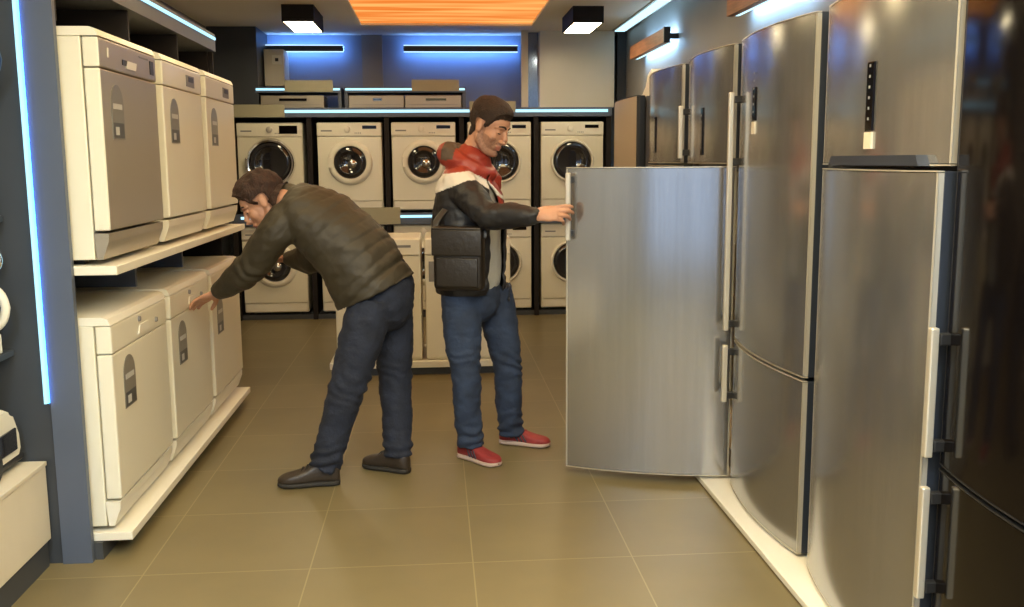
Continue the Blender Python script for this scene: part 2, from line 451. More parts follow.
# blank pale sign cards standing on the shelf edges
def sign(x0, x1, y, z0, z1, label):
    o = obj('sign_card', B((-(x1-x0)/2, (x1-x0)/2, -.006, 0, 0, z1-z0, .002)), 'sign', None, loc=((x0+x1)/2, y, z0))
    tag(o, label, 'sign', 'pale sign cards on the rack edges')
sign(-1.82, -1.36, RF-.029, 1.885, 2.0, 'long pale card on the rack edge above the leftmost washing machine')
sign(-1.36, -.92, RF+.021, 2.115, 2.22, 'pale card on the left upper shelf below the blue bar')
sign(-.20, .24, RF+.021, 2.12, 2.225, 'pale card on the right upper shelf')
sign(.33, .76, RF-.029, 1.925, 2.025, "cream card on the rack edge behind the standing man's head")
sign(-.70, -.33, RF-.029, .895, 1.055, 'pale card on the middle rack edge behind the bent man')

# washing machines
def washer(x, y, z, label, style, group, w=.60, h=.84):
    t = thing('washing_machine', label, 'washing machine', (x, y, z), 0, group)
    hw = w/2
    obj('body', B((-hw, hw, .012, .55, 0.02, h, .012)), 'white', t)
    obj('kick_panel', B((-hw+.012, hw-.012, .0, .0115, .03, .105, .003)), 'white2', t)
    fp = bmesh.new(); box(fp, -hw+.003, hw-.003, -.004, .0115, .112, h-.135, .006); fpo = obj('front_panel', fp, 'white', t)
    cp = obj('control_panel', B((-hw+.002, hw-.002, -.012, .0115, h-.13, h-.004, .008)), 'white2', t)
    for s in (-1, 1): obj('foot', B((s*(hw-.06)-.02, s*(hw-.06)+.02, .05, .09, 0, .0195)), 'blackp', t)
    cz = .47
    if style == 'black':      # wide dark glass with a thin chrome ring
        R, ring, rm = .192, .036, 'chrome'
    elif style == 'dark':
        R, ring, rm = .180, .028, 'white2'
    else:
        R, ring, rm = .150, .058, 'white2'
    bm = bmesh.new()
    lathe_y(bm, [(R+ring, -.005), (R+ring-.004, -.022), (R+ring*.5, -.040), (R+.004, -.036), (R, -.02), (R-.002, -.005)], 0, cz)
    dr = obj('door', bm, rm, t, smooth=True, angle=50)
    bm = bmesh.new()
    lathe_y(bm, [(R, -.012), (R-.012, -.030), (R*.72, -.034), (R*.66, -.022), (R*.45, -.012), (0, -.006)], 0, cz)
    obj('door_glass', bm, 'drum', dr, smooth=True, angle=60)
    if style == 'light':
        bm = bmesh.new(); lathe_y(bm, [(.045, -.0135), (.035, -.03), (0, -.036)], 0.02, cz-.015, 24)
        obj('drum_glint', bm, 'drumlight', dr, smooth=True)  # bright metal disc standing in for a reflection in the glass
        dr_glint = bpy.data.objects[-1] if False else None
    hb = B((-R-ring*.9, -R-ring*.25, -.05, -.038, cz-.05, cz+.05, .005)); obj('door_handle', hb, rm, dr)
    # control panel details
    obj('detergent_drawer', B((-hw+.02, -hw+.19, -.0155, -.0125, h-.115, h-.02, .001)), 'white2', cp)
    obj('badge', B((-hw+.04, -hw+.14, -.0175, -.0156, h-.085, h-.072)), 'greylabel', cp)
    bm = bmesh.new(); lathe_y(bm, [(.030, -.0125), (.028, -.030), (.02, -.034), (0, -.034)], -.02 if style != 'black' else .0, h-.066, 28)
    obj('dial', bm, 'steeledge' if style == 'black' else 'white2', cp, smooth=True, angle=40)
    if style == 'black': obj('display', B((.09, .255, -.0155, -.0125, h-.105, h-.03, .002)), 'black', cp)
    else: obj('display', B((.12, .25, -.0145, -.0125, h-.062, h-.032, .001)), 'black', cp)
    bb = bmesh.new()
    for i in range(4): box(bb, .05+i*.016, .058+i*.016, -.0145, -.0125, h-.105, h-.095)
    obj('buttons', bb, 'greylabel', cp)
    return t
UG, LG = 'washing machines on the upper tier', 'washing machines on the lower tier'
UL = ['white washing machine with wide black porthole and dark display, upper tier, leftmost',
      'white washing machine with white porthole ring, upper tier, right of the black porthole machine',
      "white washing machine on the upper tier, just left of the standing man's shoulder",
      "white washing machine on the upper tier, half hidden behind the standing man's face",
      'white washing machine with large dark porthole, upper tier, rightmost beside the fridges']
LL = ['white washing machine on the lower tier seen under the arm of the bent man',
      'white washing machine on the lower tier mostly hidden behind the bent man',
      'white washing machine on the lower tier behind the low island',
      'white washing machine with dark porthole, lower tier, right of the standing man',
      "white washing machine on the lower tier behind the open fridge door's edge"]
US = ['black', 'light', 'light', 'dark', 'dark']; LS = ['light', 'light', 'light', 'dark', 'dark']
for i, x in enumerate(CX):
    washer(x, RF+.03, 1.001, UL[i], US[i], UG)
    washer(x, RF+.03, .046, LL[i], LS[i], LG)

# island with two machines in front of the rack
o = thing('island_plinth', 'low white plinth carrying two machines behind the men', 'plinth', (-.10, 6.64, 0))
obj('deck', B((-.65, .65, -.02, .62, .055, .10, .004)), 'white2', o)
obj('kickboard', B((-.62, .62, .02, .60, 0, .0545)), 'kick', o)
def island_machine(x, label, door):
    t = thing('washing_machine', label, 'washing machine', (x, 6.655, .101), 0, 'machines on the island plinth')
    h, hw = .855, .297
    obj('body', B((-hw, hw, .015, .57, 0, h, .012)), 'white', t)
    obj('front_panel', B((-hw+.003, hw-.003, 0, .0145, .02, h-.12, .005)), 'white', t)
    cp = obj('control_panel', B((-hw+.003, hw-.003, -.008, .0145, h-.115, h-.005, .006)), 'white2', t)
    if door:
        bm = bmesh.new(); lathe_y(bm, [(.21, -.001), (.205, -.02), (.18, -.034), (.155, -.03), (.15, -.001)], .06, .47)
        dr = obj('door', bm, 'white2', t, smooth=True, angle=50)
        bm = bmesh.new(); lathe_y(bm, [(.15, -.012), (.13, -.03), (.1, -.02), (0, -.008)], .06, .47)
        obj('door_glass', bm, 'drum', dr, smooth=True)
        obj('display', B((-.27, -.225, -.011, -.0085, h-.30, h-.16)), 'greylabel', t)
    else:
        obj('handle_recess', B((-.1, .1, -.004, -.0005, h-.165, h-.135, .002)), 'greylabel', t)
    obj('display', B((.12, .23, -.0105, -.0085, h-.062, h-.045)), 'greylabel', cp)
island_machine(-.405, 'white machine on the low island, behind the legs of the bent man', False)
island_machine(.215, 'white washing machine with porthole on the low island behind the standing man', True)

# ------------------------------------------------------------------ left dishwasher rack
DF = -1.20              # plane of the dishwasher fronts
Y0, PY, DW = 3.60, .805, .745
t = thing('display_rack', 'dark two tier rack with a light strip holding six dishwashers on the left', 'rack', (-1.36, 3.55, 0))
obj('side_panel', B((-.052, .055, 0, .028, 0, ZC-.002)), 'bluegrey', t, label='blue grey upright panel at the near end of the rack')
obj('led_strip', B((-.066, -.0575, -.022, .010, .62, ZC-.03)), 'led', t)
obj('glow_strip', B((-.0570, -.053, -.012, -.0005, .62, ZC-.03)), mat('blue_side_led', (0, 0, 0), .5, emit=(.05, .24, 1.0), es=9.0), t, label='blue light strip on the edge of the upright')
obj('back_panel', B((-.66, -.63, .03, 2.55, 0, 2.55)), 'niche', t)
obj('end_board', B((-.685, -.0525, .011, .029, 0, ZC-.002)), 'grey', t)
obj('kickboard', B((-.60, .085, .03, 2.40, .0, .066)), 'kick', t)
for k in range(3):
    obj('shelf', B((-.62, .205, k*PY+.045 if k else .03, (k+1)*PY+.044 if k < 2 else 2.42, 1.08, 1.113, .003)), 'white2', t)
for k in range(4):
    yy = .05 + k*PY if k else .03
    obj('divider', B((-.62, .02, yy-.012 + (.012 if k == 0 else 0), yy+.012, .935, 1.079)), 'bluegrey', t)
    obj('upper_divider', B((-.62, .055, yy-.006+(.006 if k == 0 else 0), yy+.010, 1.975, 2.13)), 'niche', t)
beam = obj('top_beam', B((-.62, .075, .03, 2.46, 2.131, 2.23)), 'grey', t)
obj('led_strip', B((.076, .083, .05, 2.44, 2.195, 2.21)), 'led', beam)
obj('fill_strip', B((-.30, -.25, .10, 2.40, 2.2305, 2.24)), 'warmfill', beam, label='added warm fill strip hidden on top of the beam')  # added strip, hidden on the beam, to brighten the ceiling
obj('end_panel', B((-.62, .06, 2.435, 2.455, 0, 1.079), (-.62, .03, 2.435, 2.455, 1.114, 2.13)), 'niche', t)

DWL = {('u', 0): 'silver fronted dishwasher on the upper shelf, nearest of the upper three',
       ('u', 1): 'white dishwasher on the upper shelf, middle of the upper three',
       ('u', 2): "white dishwasher at the far end of the upper shelf above the bent man's head",
       ('l', 0): 'white dishwasher on the lower plinth, nearest of the lower three',
       ('l', 1): "white dishwasher on the lower plinth touched by the bent man's hand",
       ('l', 2): 'white dishwasher at the far end of the lower plinth behind the arm'}
def dishwasher(k, tier):
    up = tier == 'u'; h = .845 if up else .82; z = 1.114 if up else .101
    fm = 'silver' if (up and k == 0) else 'white'
    DW = .715 if up else .745
    t = thing('dishwasher', DWL[(tier, k)], 'dishwasher', (DF+.025 if up else DF, Y0+k*PY+DW/2, z), PI/2, 'dishwashers on the %s tier' % ('upper' if up else 'lower'))
    hw = DW/2 - .004
    obj('body', B((-hw, hw, .062, .60, .02, h-.032, .004)), 'white', t)
    bm = bmesh.new(); prism(bm, [(.0, h-.03), (.012, h-.006), (.03, h), (.60, h), (.60, h-.031), (.0, h-.031)], 'x', -hw, hw)
    obj('worktop', bm, 'white2', t)
    for sx in (-1, 1): obj('foot', B((sx*(hw-.08)-.02, sx*(hw-.08)+.02, .12, .16, 0, .0195)), 'blackp', t)
    bm = bmesh.new(); prism(bm, [(.035, .02), (.055, .02), (.062, .115), (.008, .115), (.010, .085)], 'x', -hw+.002, hw-.002)
    obj('kick_panel', bm, fm if fm == 'silver' else 'white2', t)
    ztop = h-.034; zc = ztop-.105
    dr = obj('door', B((-hw+.002, hw-.002, .002, .058, .125, zc-.003, .006)), [fm, 'white'], t)
    if fm == 'silver':
        for p in dr.data.polygons:
            if abs(p.normal.x) > .7 or p.center.x < -hw+.01: p.material_index = 1
    cp = obj('control_panel', B((-hw+.002, hw-.002, 0, .058, zc, ztop, .006)), [fm, 'white'], t)
    if fm == 'silver':
        for p in cp.data.polygons:
            if abs(p.normal.x) > .7: p.material_index = 1
    # panel details
    if up and k == 0:
        obj('button', B((-.27, -.255, -.004, -.0005, zc+.04, zc+.075, .002)), 'white2', cp)
        hd = bmesh.new(); prism(hd, [(-.06, zc+.02), (.06, zc+.02), (.075, zc+.05), (-.04, zc+.05)], 'y', -.004, -.0005); obj('handle_recess', hd, 'white2', cp)
        obj('handle_gap', B((-.10, -.045, -.003, -.0005, zc+.03, zc+.05)), 'blackp', cp)
        obj('display', B((.26, .31, -.003, -.0005, zc+.025, zc+.08)), 'blackp', cp)
        obj('badge', B((.12, .24, -.002, -.0005, zc+.08, zc+.086)), 'greylabel', cp)
    elif up:
        obj('display', B((.05, .20, -.003, -.0005, zc+.022, zc+.075)), 'greylabel', cp)
        obj('display_window', B((.09, .18, -.0045, -.0031, zc+.045, zc+.068)), 'blackp', cp)
    else:
        hd = bmesh.new(); prism(hd, [(-.05, zc+.02), (.10, zc+.02), (.085, zc+.055), (-.03, zc+.055)], 'y', -.005, -.0005); obj('handle_recess', hd, 'white2', cp)
        bm = bmesh.new(); lathe_y(bm, [(.012, 0), (.010, -.008), (0, -.008)], -.03, zc+.08, 16); lathe_y(bm, [(.012, 0), (.010, -.008), (0, -.008)], .2, zc+.04, 16)
        obj('buttons', bm, 'greylabel', cp)
        if k == 2:
            obj('display', B((.24, .29, -.003, -.0005, zc+.05, zc+.08)), 'blackp', cp)
            obj('handle_gap', B((.08, .20, -.003, -.0005, zc+.015, zc+.03)), 'blackp', cp)
    # arched sticker on the door
    s0, s1 = -.255, -.115
    zt = zc-.05 if up else zc-.035
    pts = [(s0, zt-.20), (s1, zt-.20)] + [((s0+s1)/2 + .07*math.cos(a), zt-.07+.07*math.sin(a)) for a in [PI*i/14 for i in range(15)]]
    bm = bmesh.new(); prism(bm, pts, 'y', -.0005, .0018)
    st = obj('sticker', bm, 'sticker', dr)
    obj('sticker_print', B((s0+.01, s1-.01, -.0016, -.0006, zt-.195, zt-.14)), 'stickerdark', st)
    obj('sticker_print', B((s0+.03, s0+.07, -.0024, -.0017, zt-.185, zt-.155)), 'stickerlight', st)
    obj('sticker_print', B((s0+.02, s1-.02, -.0016, -.0006, zt-.09, zt-.07)), 'stickerlight', st)
for k in range(3):
    dishwasher(k, 'u'); dishwasher(k, 'l')
    o = thing('plinth', 'white plinth board under the %s lower dishwasher' % ['nearest', 'middle', 'farthest'][k], 'plinth', (DF, Y0+k*PY+DW/2, .067), PI/2, 'white plinth boards')
    obj('board', B((-DW/2-.005, DW/2+.054 if k < 2 else DW/2+.018, -.032, .62, 0, .033, .003)), 'white2', o)

# ------------------------------------------------------------------ near left niche: cabinet, shelves, small appliances
t = thing('low_cabinet', 'low cream cabinet with dark kickboard left of the rack', 'cabinet', (-1.445, 3.0, 0))
obj('body', B((-.52, 0, -1.4, .545, .105, .385, .003)), 'cream', t)
obj('top', B((-.52, .004, -1.4, .547, .386, .402, .002)), 'cream', t)
obj('kickboard', B((-.50, -.012, -1.39, .54, 0, .104)), 'kick', t)
t = thing('wall_shelf', 'thin dark shelf on the left wall, upper of the two', 'shelf', (XL, 3.1, 1.28), 0, 'dark wall shelves')
obj('board', B((.002, .53, -.6, .44, 0, .022, .002)), 'grey', t); obj('bracket', B((.002, .2, .2, .215, -.08, -.001)), 'grey', t)
t = thing('wall_shelf', 'thin dark shelf on the left wall, lower of the two', 'shelf', (XL, 3.1, .80), 0, 'dark wall shelves')
obj('board', B((.002, .53, -.6, .44, 0, .022, .002)), 'grey', t); obj('bracket', B((.002, .2, .2, .215, -.08, -.001)), 'grey', t)
t = thing('wall_shelf', 'thin dark shelf near the top of the left wall', 'shelf', (XL, 3.1, 1.70), 0, 'dark wall shelves')
obj('board', B((.002, .53, -.6, .44, 0, .022, .002)), 'grey', t); obj('bracket', B((.002, .2, .2, .215, -.08, -.001)), 'grey', t)
# steam iron style appliance in dark blue on the top shelf
t = thing('small_appliance', 'dark blue round small appliance on the top left shelf', 'appliance', (-1.548, 3.43, 1.723))
bm = bmesh.new()
ringp = [(-.0, 0, 0)]
tube(bm, [(.10*math.cos(a), 0, .105+.09*math.sin(a)) for a in [2*PI*i/12 for i in range(12)]], [(.014)]*12, ref=(0, 1, 0), n=10, k=3, closed=True)
obj('loop', bm, mat('blue_plastic', (.02, .05, .13), .3), t, smooth=True)
bm = bmesh.new(); ell(bm, (0, 0, .055), (.055, .09, .05)); obj('body', bm, mat('navy_plastic', (.015, .025, .06), .3), t, smooth=True)
obj('stand', B((-.06, .06, -.08, .08, 0, .012, .003)), 'blackp', t)
# white ring shaped appliance on the lower shelf
t = thing('small_appliance', 'white ring shaped appliance on the lower left shelf', 'appliance', (-1.578, 3.44, .823))
bm = bmesh.new()
tube(bm, [(.085*math.cos(a), 0, .165+.085*math.sin(a)) for a in [2*PI*i/12 for i in range(12)]], [.015]*12, ref=(0, 1, 0), n=10, k=3, closed=True)
obj('ring', bm, 'white2', t, smooth=True)
obj('stand', B((-.05, .05, -.03, .03, 0, .07, .004)), 'white2', t)
t = thing('small_appliance', 'grey ring topped appliance standing behind the white ring', 'appliance', (-1.575, 3.50, .823))
bm = bmesh.new()
tube(bm, [(.05*math.cos(a), 0, .325+.045*math.sin(a)) for a in [2*PI*i/12 for i in range(12)]], [.012]*12, ref=(0, 1, 0), n=8, k=3, closed=True)
obj('ring', bm, 'chrome', t, smooth=True)
bm = bmesh.new(); tube(bm, [(0, 0, .022), (0, 0, .12), (0, 0, .27)], [.020, .02, .014], ref=(1, 0, 0), n=14); obj('body', bm, 'blackp', t, smooth=True)
# vacuum cleaner on the cabinet
t = thing('vacuum_cleaner', 'white and black vacuum cleaner on the low cream cabinet', 'vacuum cleaner', (-1.598, 3.37, .403))
bm = bmesh.new()
prism(bm, [(-.17, .03), (.13, .03), (.155, .06), (.15, .12), (.11, .20), (.03, .235), (-.10, .22), (-.17, .15)], 'x', -.085, .085)
bmesh.ops.bevel(bm, geom=bm.edges[:], offset=.014, segments=3, affect='EDGES')
bd = obj('body', bm, 'white2', t, smooth=True, angle=50)
obj('dust_window', B((.084, .094, -.09, .10, .07, .15, .004)), 'drum', bd)
obj('front_panel', B((.02, .075, .148, .160, .055, .125, .004)), 'drum', bd)
obj('bumper', B((-.09, .09, -.175, .16, .02, .045, .008)), 'blackp', t)
bm = bmesh.new(); tube(bm, [(.0, -.12, .21), (.0, -.08, .275), (.0, .02, .28), (.0, .07, .225)], [.013]*4, ref=(1, 0, 0), n=10); obj('handle', bm, 'blackp', t, smooth=True)
for s in (-1, 1):
    bm = bmesh.new(); tube(bm, [(s*.075, -.10, .06), (s*.1, -.10, .06)], [.06, .06], ref=(0, 0, 1), n=20, k=2, flat=True); obj('wheel', bm, 'blackp', t)

# ------------------------------------------------------------------ fridges
t = thing('fridge_plinth', 'long white plinth under the row of fridges', 'plinth', (1.19, 4.6, 0))
obj('deck', B((0, .66, -3.3, 3.0, .008, .032, .003)), 'white2', t)
obj('skirt', B((.012, .64, -3.29, 2.99, 0, .0078)), 'kick', t)
ZP = .033
def arc_door(bm, x0, x1, z0, z1, xc, hw, bulge, back=.052, n=20, roll=.012):
    pts = []
    for i in range(n+1):
        x = x0 + (x1-x0)*i/n; u = (x-xc)/hw
        pts.append((x, -bulge*(1-u*u)))
    pts = [(x0+.001, pts[0][1]+roll)] + pts[:] + [(x1-.001, pts[-1][1]+roll)]
    pts += [(x1, back), (x0, back)]
    prism(bm, pts, 'z', z0, z1)
def edge_strip(x0, x1, z0, z1, xc, hw, bulge, n=20):
    bm = bmesh.new(); pts = []
    for i in range(n+1):
        x = x0 + (x1-x0)*i/n; u = (x-xc)/hw; pts.append((x, -bulge*(1-u*u)-.0015))
    pts += [(x1, .014), (x0, .014)]
    prism(bm, pts, 'z', z0, z1); return bm
def bar_handle(parent, x, z0, z1, y=-.046, mid=None, name='handle'):
    bm = bmesh.new(); box(bm, x-.011, x+.011, y-.011, y+.011, z0, z1, .004)
    h = obj(name, bm, 'handle', parent)
    for z in [z0+.03, z1-.03] + ([mid] if mid else []):
        obj('mount', B((x-.012, x+.012, y+.0125, .012, z-.015, z+.015, .003)), 'blackp', h)
    return h
def fridge(yn, w, label, seam, top=1.975, steel='steel', bulge=.042, display=None, handles=(), open_lower=None, ajar=None, x=1.30, side='fridgeside', cavity=False):
    """yn: world y of the near edge; local +x is towards the viewer"""
    yc = yn + w/2
    t = thing('fridge', label, 'fridge', (x, yc, ZP), -PI/2, 'fridges in the row on the right')
    hw = w/2; H = top - ZP; sz = seam - ZP; D = .535
    if not cavity:
        obj('body', B((-hw, hw, .062, D, .012, H-.005, .004)), side, t)
    else:
        bm = B((-hw, hw, .062, D, sz-.03, H-.005), (-hw, -hw+.035, .062, D, .012, sz-.03), (hw-.035, hw, .062, D, .012, sz-.03), (-hw+.035, hw-.035, .062, D, .012, .06), (-hw+.035, hw-.035, D-.03, D, .06, sz-.03))
        obj('body', bm, side, t)
        ln = B((-hw+.036, -hw+.05, .07, D-.032, .062, sz-.032), (hw-.05, hw-.036, .07, D-.032, .062, sz-.032), (-hw+.05, hw-.05, D-.045, D-.032, .062, sz-.032))
        obj('liner', ln, 'white2', t)
        for zz in (.30, .55, .80, 1.05): obj('glass_shelf', B((-hw+.051, hw-.051, .10, D-.05, zz, zz+.012, .003)), 'chrome', t)
        obj('crisper_drawer', B((-hw+.055, hw-.055, .09, D-.06, .065, .24, .01)), 'white2', t)
    for sx in (-1, 1): obj('foot', B((sx*(hw-.08)-.02, sx*(hw-.08)+.02, .12, .16, 0, .0115)), 'blackp', t)
    e = .006
    def door(name, z0, z1, parent, hw2=None):
        hw2 = hw2 or hw
        bm = bmesh.new(); arc_door(bm, -hw+e+.0077, hw2-e-.0077, z0+.006, z1-.006, 0, hw, bulge, back=.014)
        d = obj(name, bm, steel, parent, smooth=True, angle=35)
        for a, b in ((-hw+e, -hw+e+.0075), (hw2-e-.0075, hw2-e)):
            bm = bmesh.new(); arc_door(bm, a, b, z0+.006, z1-.006, 0, hw, bulge, n=3, roll=.004, back=.014)
            obj('edge_trim', bm, 'steeledge' if steel == 'steel' else 'blackp', d)
        for a, b in ((z0, z0+.0035), (z1-.0035, z1)):
            obj('end_trim', edge_strip(-hw+e, hw2-e, a, b, 0, hw, bulge), 'handle' if steel == 'steel' else 'blackp', d)
        obj('door_core', B((-hw+e, hw2-e, .0142, .052, z0+.002, z1-.002, .002)), 'core' if steel != 'black' else 'blackp', d)
        obj('gasket', B((-hw+.03, hw-.03, .0525, .0615, z0+.02, z1-.02)), 'blackp', d)
        return d
    up = door('upper_door', sz+.006, H, t)
    if open_lower is None:
        lo = door('lower_door', .012, sz-.006, t)
        if ajar:
            # hinged on the far side (local -x): near edge swings out by the angle
            px, py = -hw+e, .05
            M4 = Matrix.Translation((px, py, 0)) @ Matrix.Rotation(-ajar, 4, 'Z') @ Matrix.Translation((-px, -py, 0))
            lo.matrix_local = M4
    else:
        lo = door('lower_door', .012, sz-.006, t)
        px, py = hw-e, .02
        lo.matrix_local = Matrix.Translation((px, py, 0)) @ Matrix.Rotation(open_lower, 4, 'Z') @ Matrix.Translation((-px, -py, 0))
        obj('door_liner', B((-hw+.05, hw-.05, .0525, .075, .05, sz-.05, .008)), 'white2', lo)
        for zz in (.12, .45, .78, 1.08):
            obj('door_bin', B((-hw+.06, hw-.06, .0755, .15, zz, zz+.09, .008)), 'white2', lo)
    for a, b, d, mid in handles:
        bar_handle(up if d == 'u' else lo, -hw+.022, a-ZP, b-ZP, mid=(mid-ZP if mid else None))
    if display:
        u0, u1, z0, z1, lbl = display
        xm = (u0+u1)/2; yy = -bulge*(1-(xm/hw)**2)
        dsp = obj('display', B((u0, u1, yy-.006, yy+.01, z0-ZP, z1-ZP, .002)), 'black', up)
        if lbl: obj('sticker', B((u0, u1, yy-.007, yy+.01, z0-ZP-.052, z0-ZP-.004)), 'cream', up)
        ic = bmesh.new()
        for i in range(6): box(ic, xm-.004, xm+.004, yy-.0075, yy-.0061, z0-ZP+.03+i*.03, z0-ZP+.038+i*.03)
        obj('icons', ic, 'greylabel', dsp)
    return t, up, lo
# far to near
fridge(6.22, .80, 'shorter bronze toned fridge at the far end of the row', .70, top=1.89, steel='brownside', side='fridgeside', bulge=.02)
fridge(5.07, .80, 'steel fridge third behind the open door, beyond the one being opened', 1.455, display=(-.05, -.02, 1.52, 1.72, False))
fridge(4.18, .765, 'steel fridge whose lower door stands wide open, held by the standing man', 1.455, display=(.02, .05, 1.50, 1.72, False), handles=((1.485, 1.75, 'u', None), (1.12, 1.425, 'l', None)), open_lower=math.radians(73), cavity=True)
fridge(3.27, .825, 'steel fridge with a low curved seam, just nearer than the open door', .70, display=(-.12, -.085, 1.63, 1.76, True), handles=((.74, 1.76, 'u', 1.47), (.42, .675, 'l', None)))
ft, fu, fl = fridge(2.36, .825, 'large steel fridge with long dark display and lower door slightly ajar', 1.455, display=(.0, .045, 1.56, 1.755, True), ajar=math.radians(2.1))
hb = bmesh.new(); prism(hb, [(-.25, 1.428), (.33, 1.428), (.315, 1.456), (-.23, 1.456)], 'y', -.049, .0)
obj('hinge_cover', hb, 'core', fu)
fridge(1.515, .83, 'black glossy fridge at the right edge of the picture', .685, steel='black', side='blackp', handles=((.715, 1.055, 'u', None), (.33, .635, 'l', None)), x=1.302)

# white moulded piece on the short fridge
bm = bmesh.new()
prism(bm, [(6.24, 1.891), (6.78, 1.891), (6.78, 1.902), (6.56, 1.915), (6.46, 1.96), (6.40, 2.03), (6.30, 2.06), (6.25, 2.02)], 'x', -.07, .10)
o = obj('display_stand', bm, 'white2', None); o.location = (1.475, 0, 0)
tag(o, 'white curved stand on top of the short far fridge', 'stand')
#PEOPLE
# ------------------------------------------------------------------ people
def remeshed(bm, voxel, smooth=4, fac=.5):
    me = bpy.data.meshes.new('tmp'); bm.to_mesh(me); bm.free()
    o = bpy.data.objects.new('tmp', me); COL.objects.link(o)
    r = o.modifiers.new('r', 'REMESH'); r.mode = 'VOXEL'; r.voxel_size = voxel
    if smooth:
        s = o.modifiers.new('s', 'SMOOTH'); s.iterations = smooth; s.factor = fac
    dg = bpy.context.evaluated_depsgraph_get(); dg.update()
    out = bpy.data.meshes.new_from_object(o.evaluated_get(dg))
    bpy.data.objects.remove(o); bpy.data.meshes.remove(me)
    out.materials.clear()
    return out

def displace(me, fn):
    ns = [v.normal.copy() for v in me.vertices]
    for v, n in zip(me.vertices, ns):
        d = fn(v.co)
        if d: v.co = v.co + n*d
    me.update()

def paint(me, mats, fn):
    for m in mats: me.materials.append(M[m])
    for p in me.polygons:
        p.material_index = fn(p.center); p.use_smooth = True

def place(name, me, parent, base):
    me.name = name
    me.transform(Matrix.Translation(-V(base)))
    for p in me.polygons: p.use_smooth = True
    o = bpy.data.objects.new(name, me); COL.objects.link(o)
    if parent: o.parent = parent
    else: o.location = base
    return o

def merge(dst, src, mtx):
    src.transform(mtx); me = bpy.data.meshes.new('m'); src.to_mesh(me); src.free()
    dst.from_mesh(me); bpy.data.meshes.remove(me)

def frame(az, pitch, roll, c, s=1.0):
    """head frame: x forward, y left, z up"""
    R3 = Matrix.Rotation(az, 4, 'Z') @ Matrix.Rotation(pitch, 4, 'Y') @ Matrix.Rotation(roll, 4, 'X')
    return Matrix.Translation(c) @ R3 @ Matrix.Scale(s, 4)

def head_bm():
    b = bmesh.new()
    ell(b, (-.014, 0, .034), (.100, .078, .088), sub=4)
    ell(b, (.030, 0, -.022), (.066, .063, .092))
    ell(b, (.048, 0, .045), (.046, .062, .042))
    for s in (-1, 1):
        tube(b, [(-.012, s*.058, -.030), (.006, s*.055, -.066), (.050, s*.034, -.100), (.078, s*.008, -.106)], [.020, .022, .020, .018], n=12, k=3)
        ell(b, (.058, s*.037, -.022), (.027, .027, .032))
        ell(b, (-.010, s*.079, -.004), (.019, .010, .032), Matrix.Rotation(math.radians(-14), 3, 'Y'))
        ell(b, (-.006, s*.083, -.022), (.010, .007, .011))
        tube(b, [(.090, s*.010, .030), (.084, s*.030, .034), (.066, s*.050, .027)], [.010, .010, .009], n=10, k=3)
        ell(b, (.077, s*.031, .008), (.014, .016, .011))
        ell(b, (.103, s*.0125, -.034), (.011, .009, .008))
    ell(b, (.068, 0, -.066), (.030, .034, .030))
    tube(b, [(.088, 0, .026), (.103, 0, .000), (.117, 0, -.027), (.100, 0, -.040)], [.010, .011, .0135, .008], n=12, k=4)
    tube(b, [(.090, -.024, -.063), (.102, 0, -.059), (.090, .024, -.063)], [.005, .0075, .005], n=10, k=4)
    tube(b, [(.088, -.020, -.073), (.099, 0, -.074), (.088, .020, -.073)], [.005, .008, .005], n=10, k=4)
    ell(b, (.082, 0, -.103), (.022, .024, .017))
    tube(b, [(-.030, 0, -.02), (-.026, 0, -.075), (-.030, 0, -.125)], [.052, .053, .056], ref=(0, 1, 0), n=20)
    return b

def face_mat(q):
    """material index from head coordinates: skin, stubble, lips, eye, hair"""
    ay = abs(q.y)
    if q.x > .086 and ay < .022 and -.080 < q.z < -.056: return 2
    q = q + V((0, 0, .007*nz(q, 60, 3.)))
    if q.z < -.030 and q.x > .0 and (q.z < -.050 or ay > .028 + .3*max(0, -.03-q.z)) and q.z > -.128: return 1
    if q.x > .07 and ay < .026 and -.056 < q.z < -.044: return 1
    if -.012 < q.x < .022 and ay > .05 and -.045 < q.z < .02 and ay < .074: return 1
    return 0

HX = ((-.13, -.085), (-.05, -.075), (-.022, -.02), (-.005, .016), (.018, -.002), (.034, .012), (.050, .048), (.075, .070), (.2, .074))
def hairline(x):
    for (a, fa), (b, fb) in zip(HX, HX[1:]):
        if a <= x <= b: return fa + (fb-fa)*(x-a)/(b-a)
    return -.085 if x < 0 else .074

def face_parts(man, base, mtx, hm):
    for s in (-1, 1):
        bm = bmesh.new(); tube(bm, [(.0985, s*.012, .034), (.0945, s*.028, .041), (.0790, s*.049, .035)], [(.0045, .003), (.0052, .003), (.003, .002)], ref=(0, 0, 1), n=10, k=5)
        bm.transform(mtx); me = bpy.data.meshes.new('eyebrow'); bm.to_mesh(me); bm.free(); me.materials.append(M[hm]); place('eyebrow', me, man, base)
        bm = bmesh.new(); ell(bm, (.0825, s*.031, .003), (.0085, .0125, .0042), sub=3)
        bm.transform(mtx); me = bpy.data.meshes.new('eye'); bm.to_mesh(me); bm.free(); me.materials.append(M['eye']); place('eye', me, man, base)

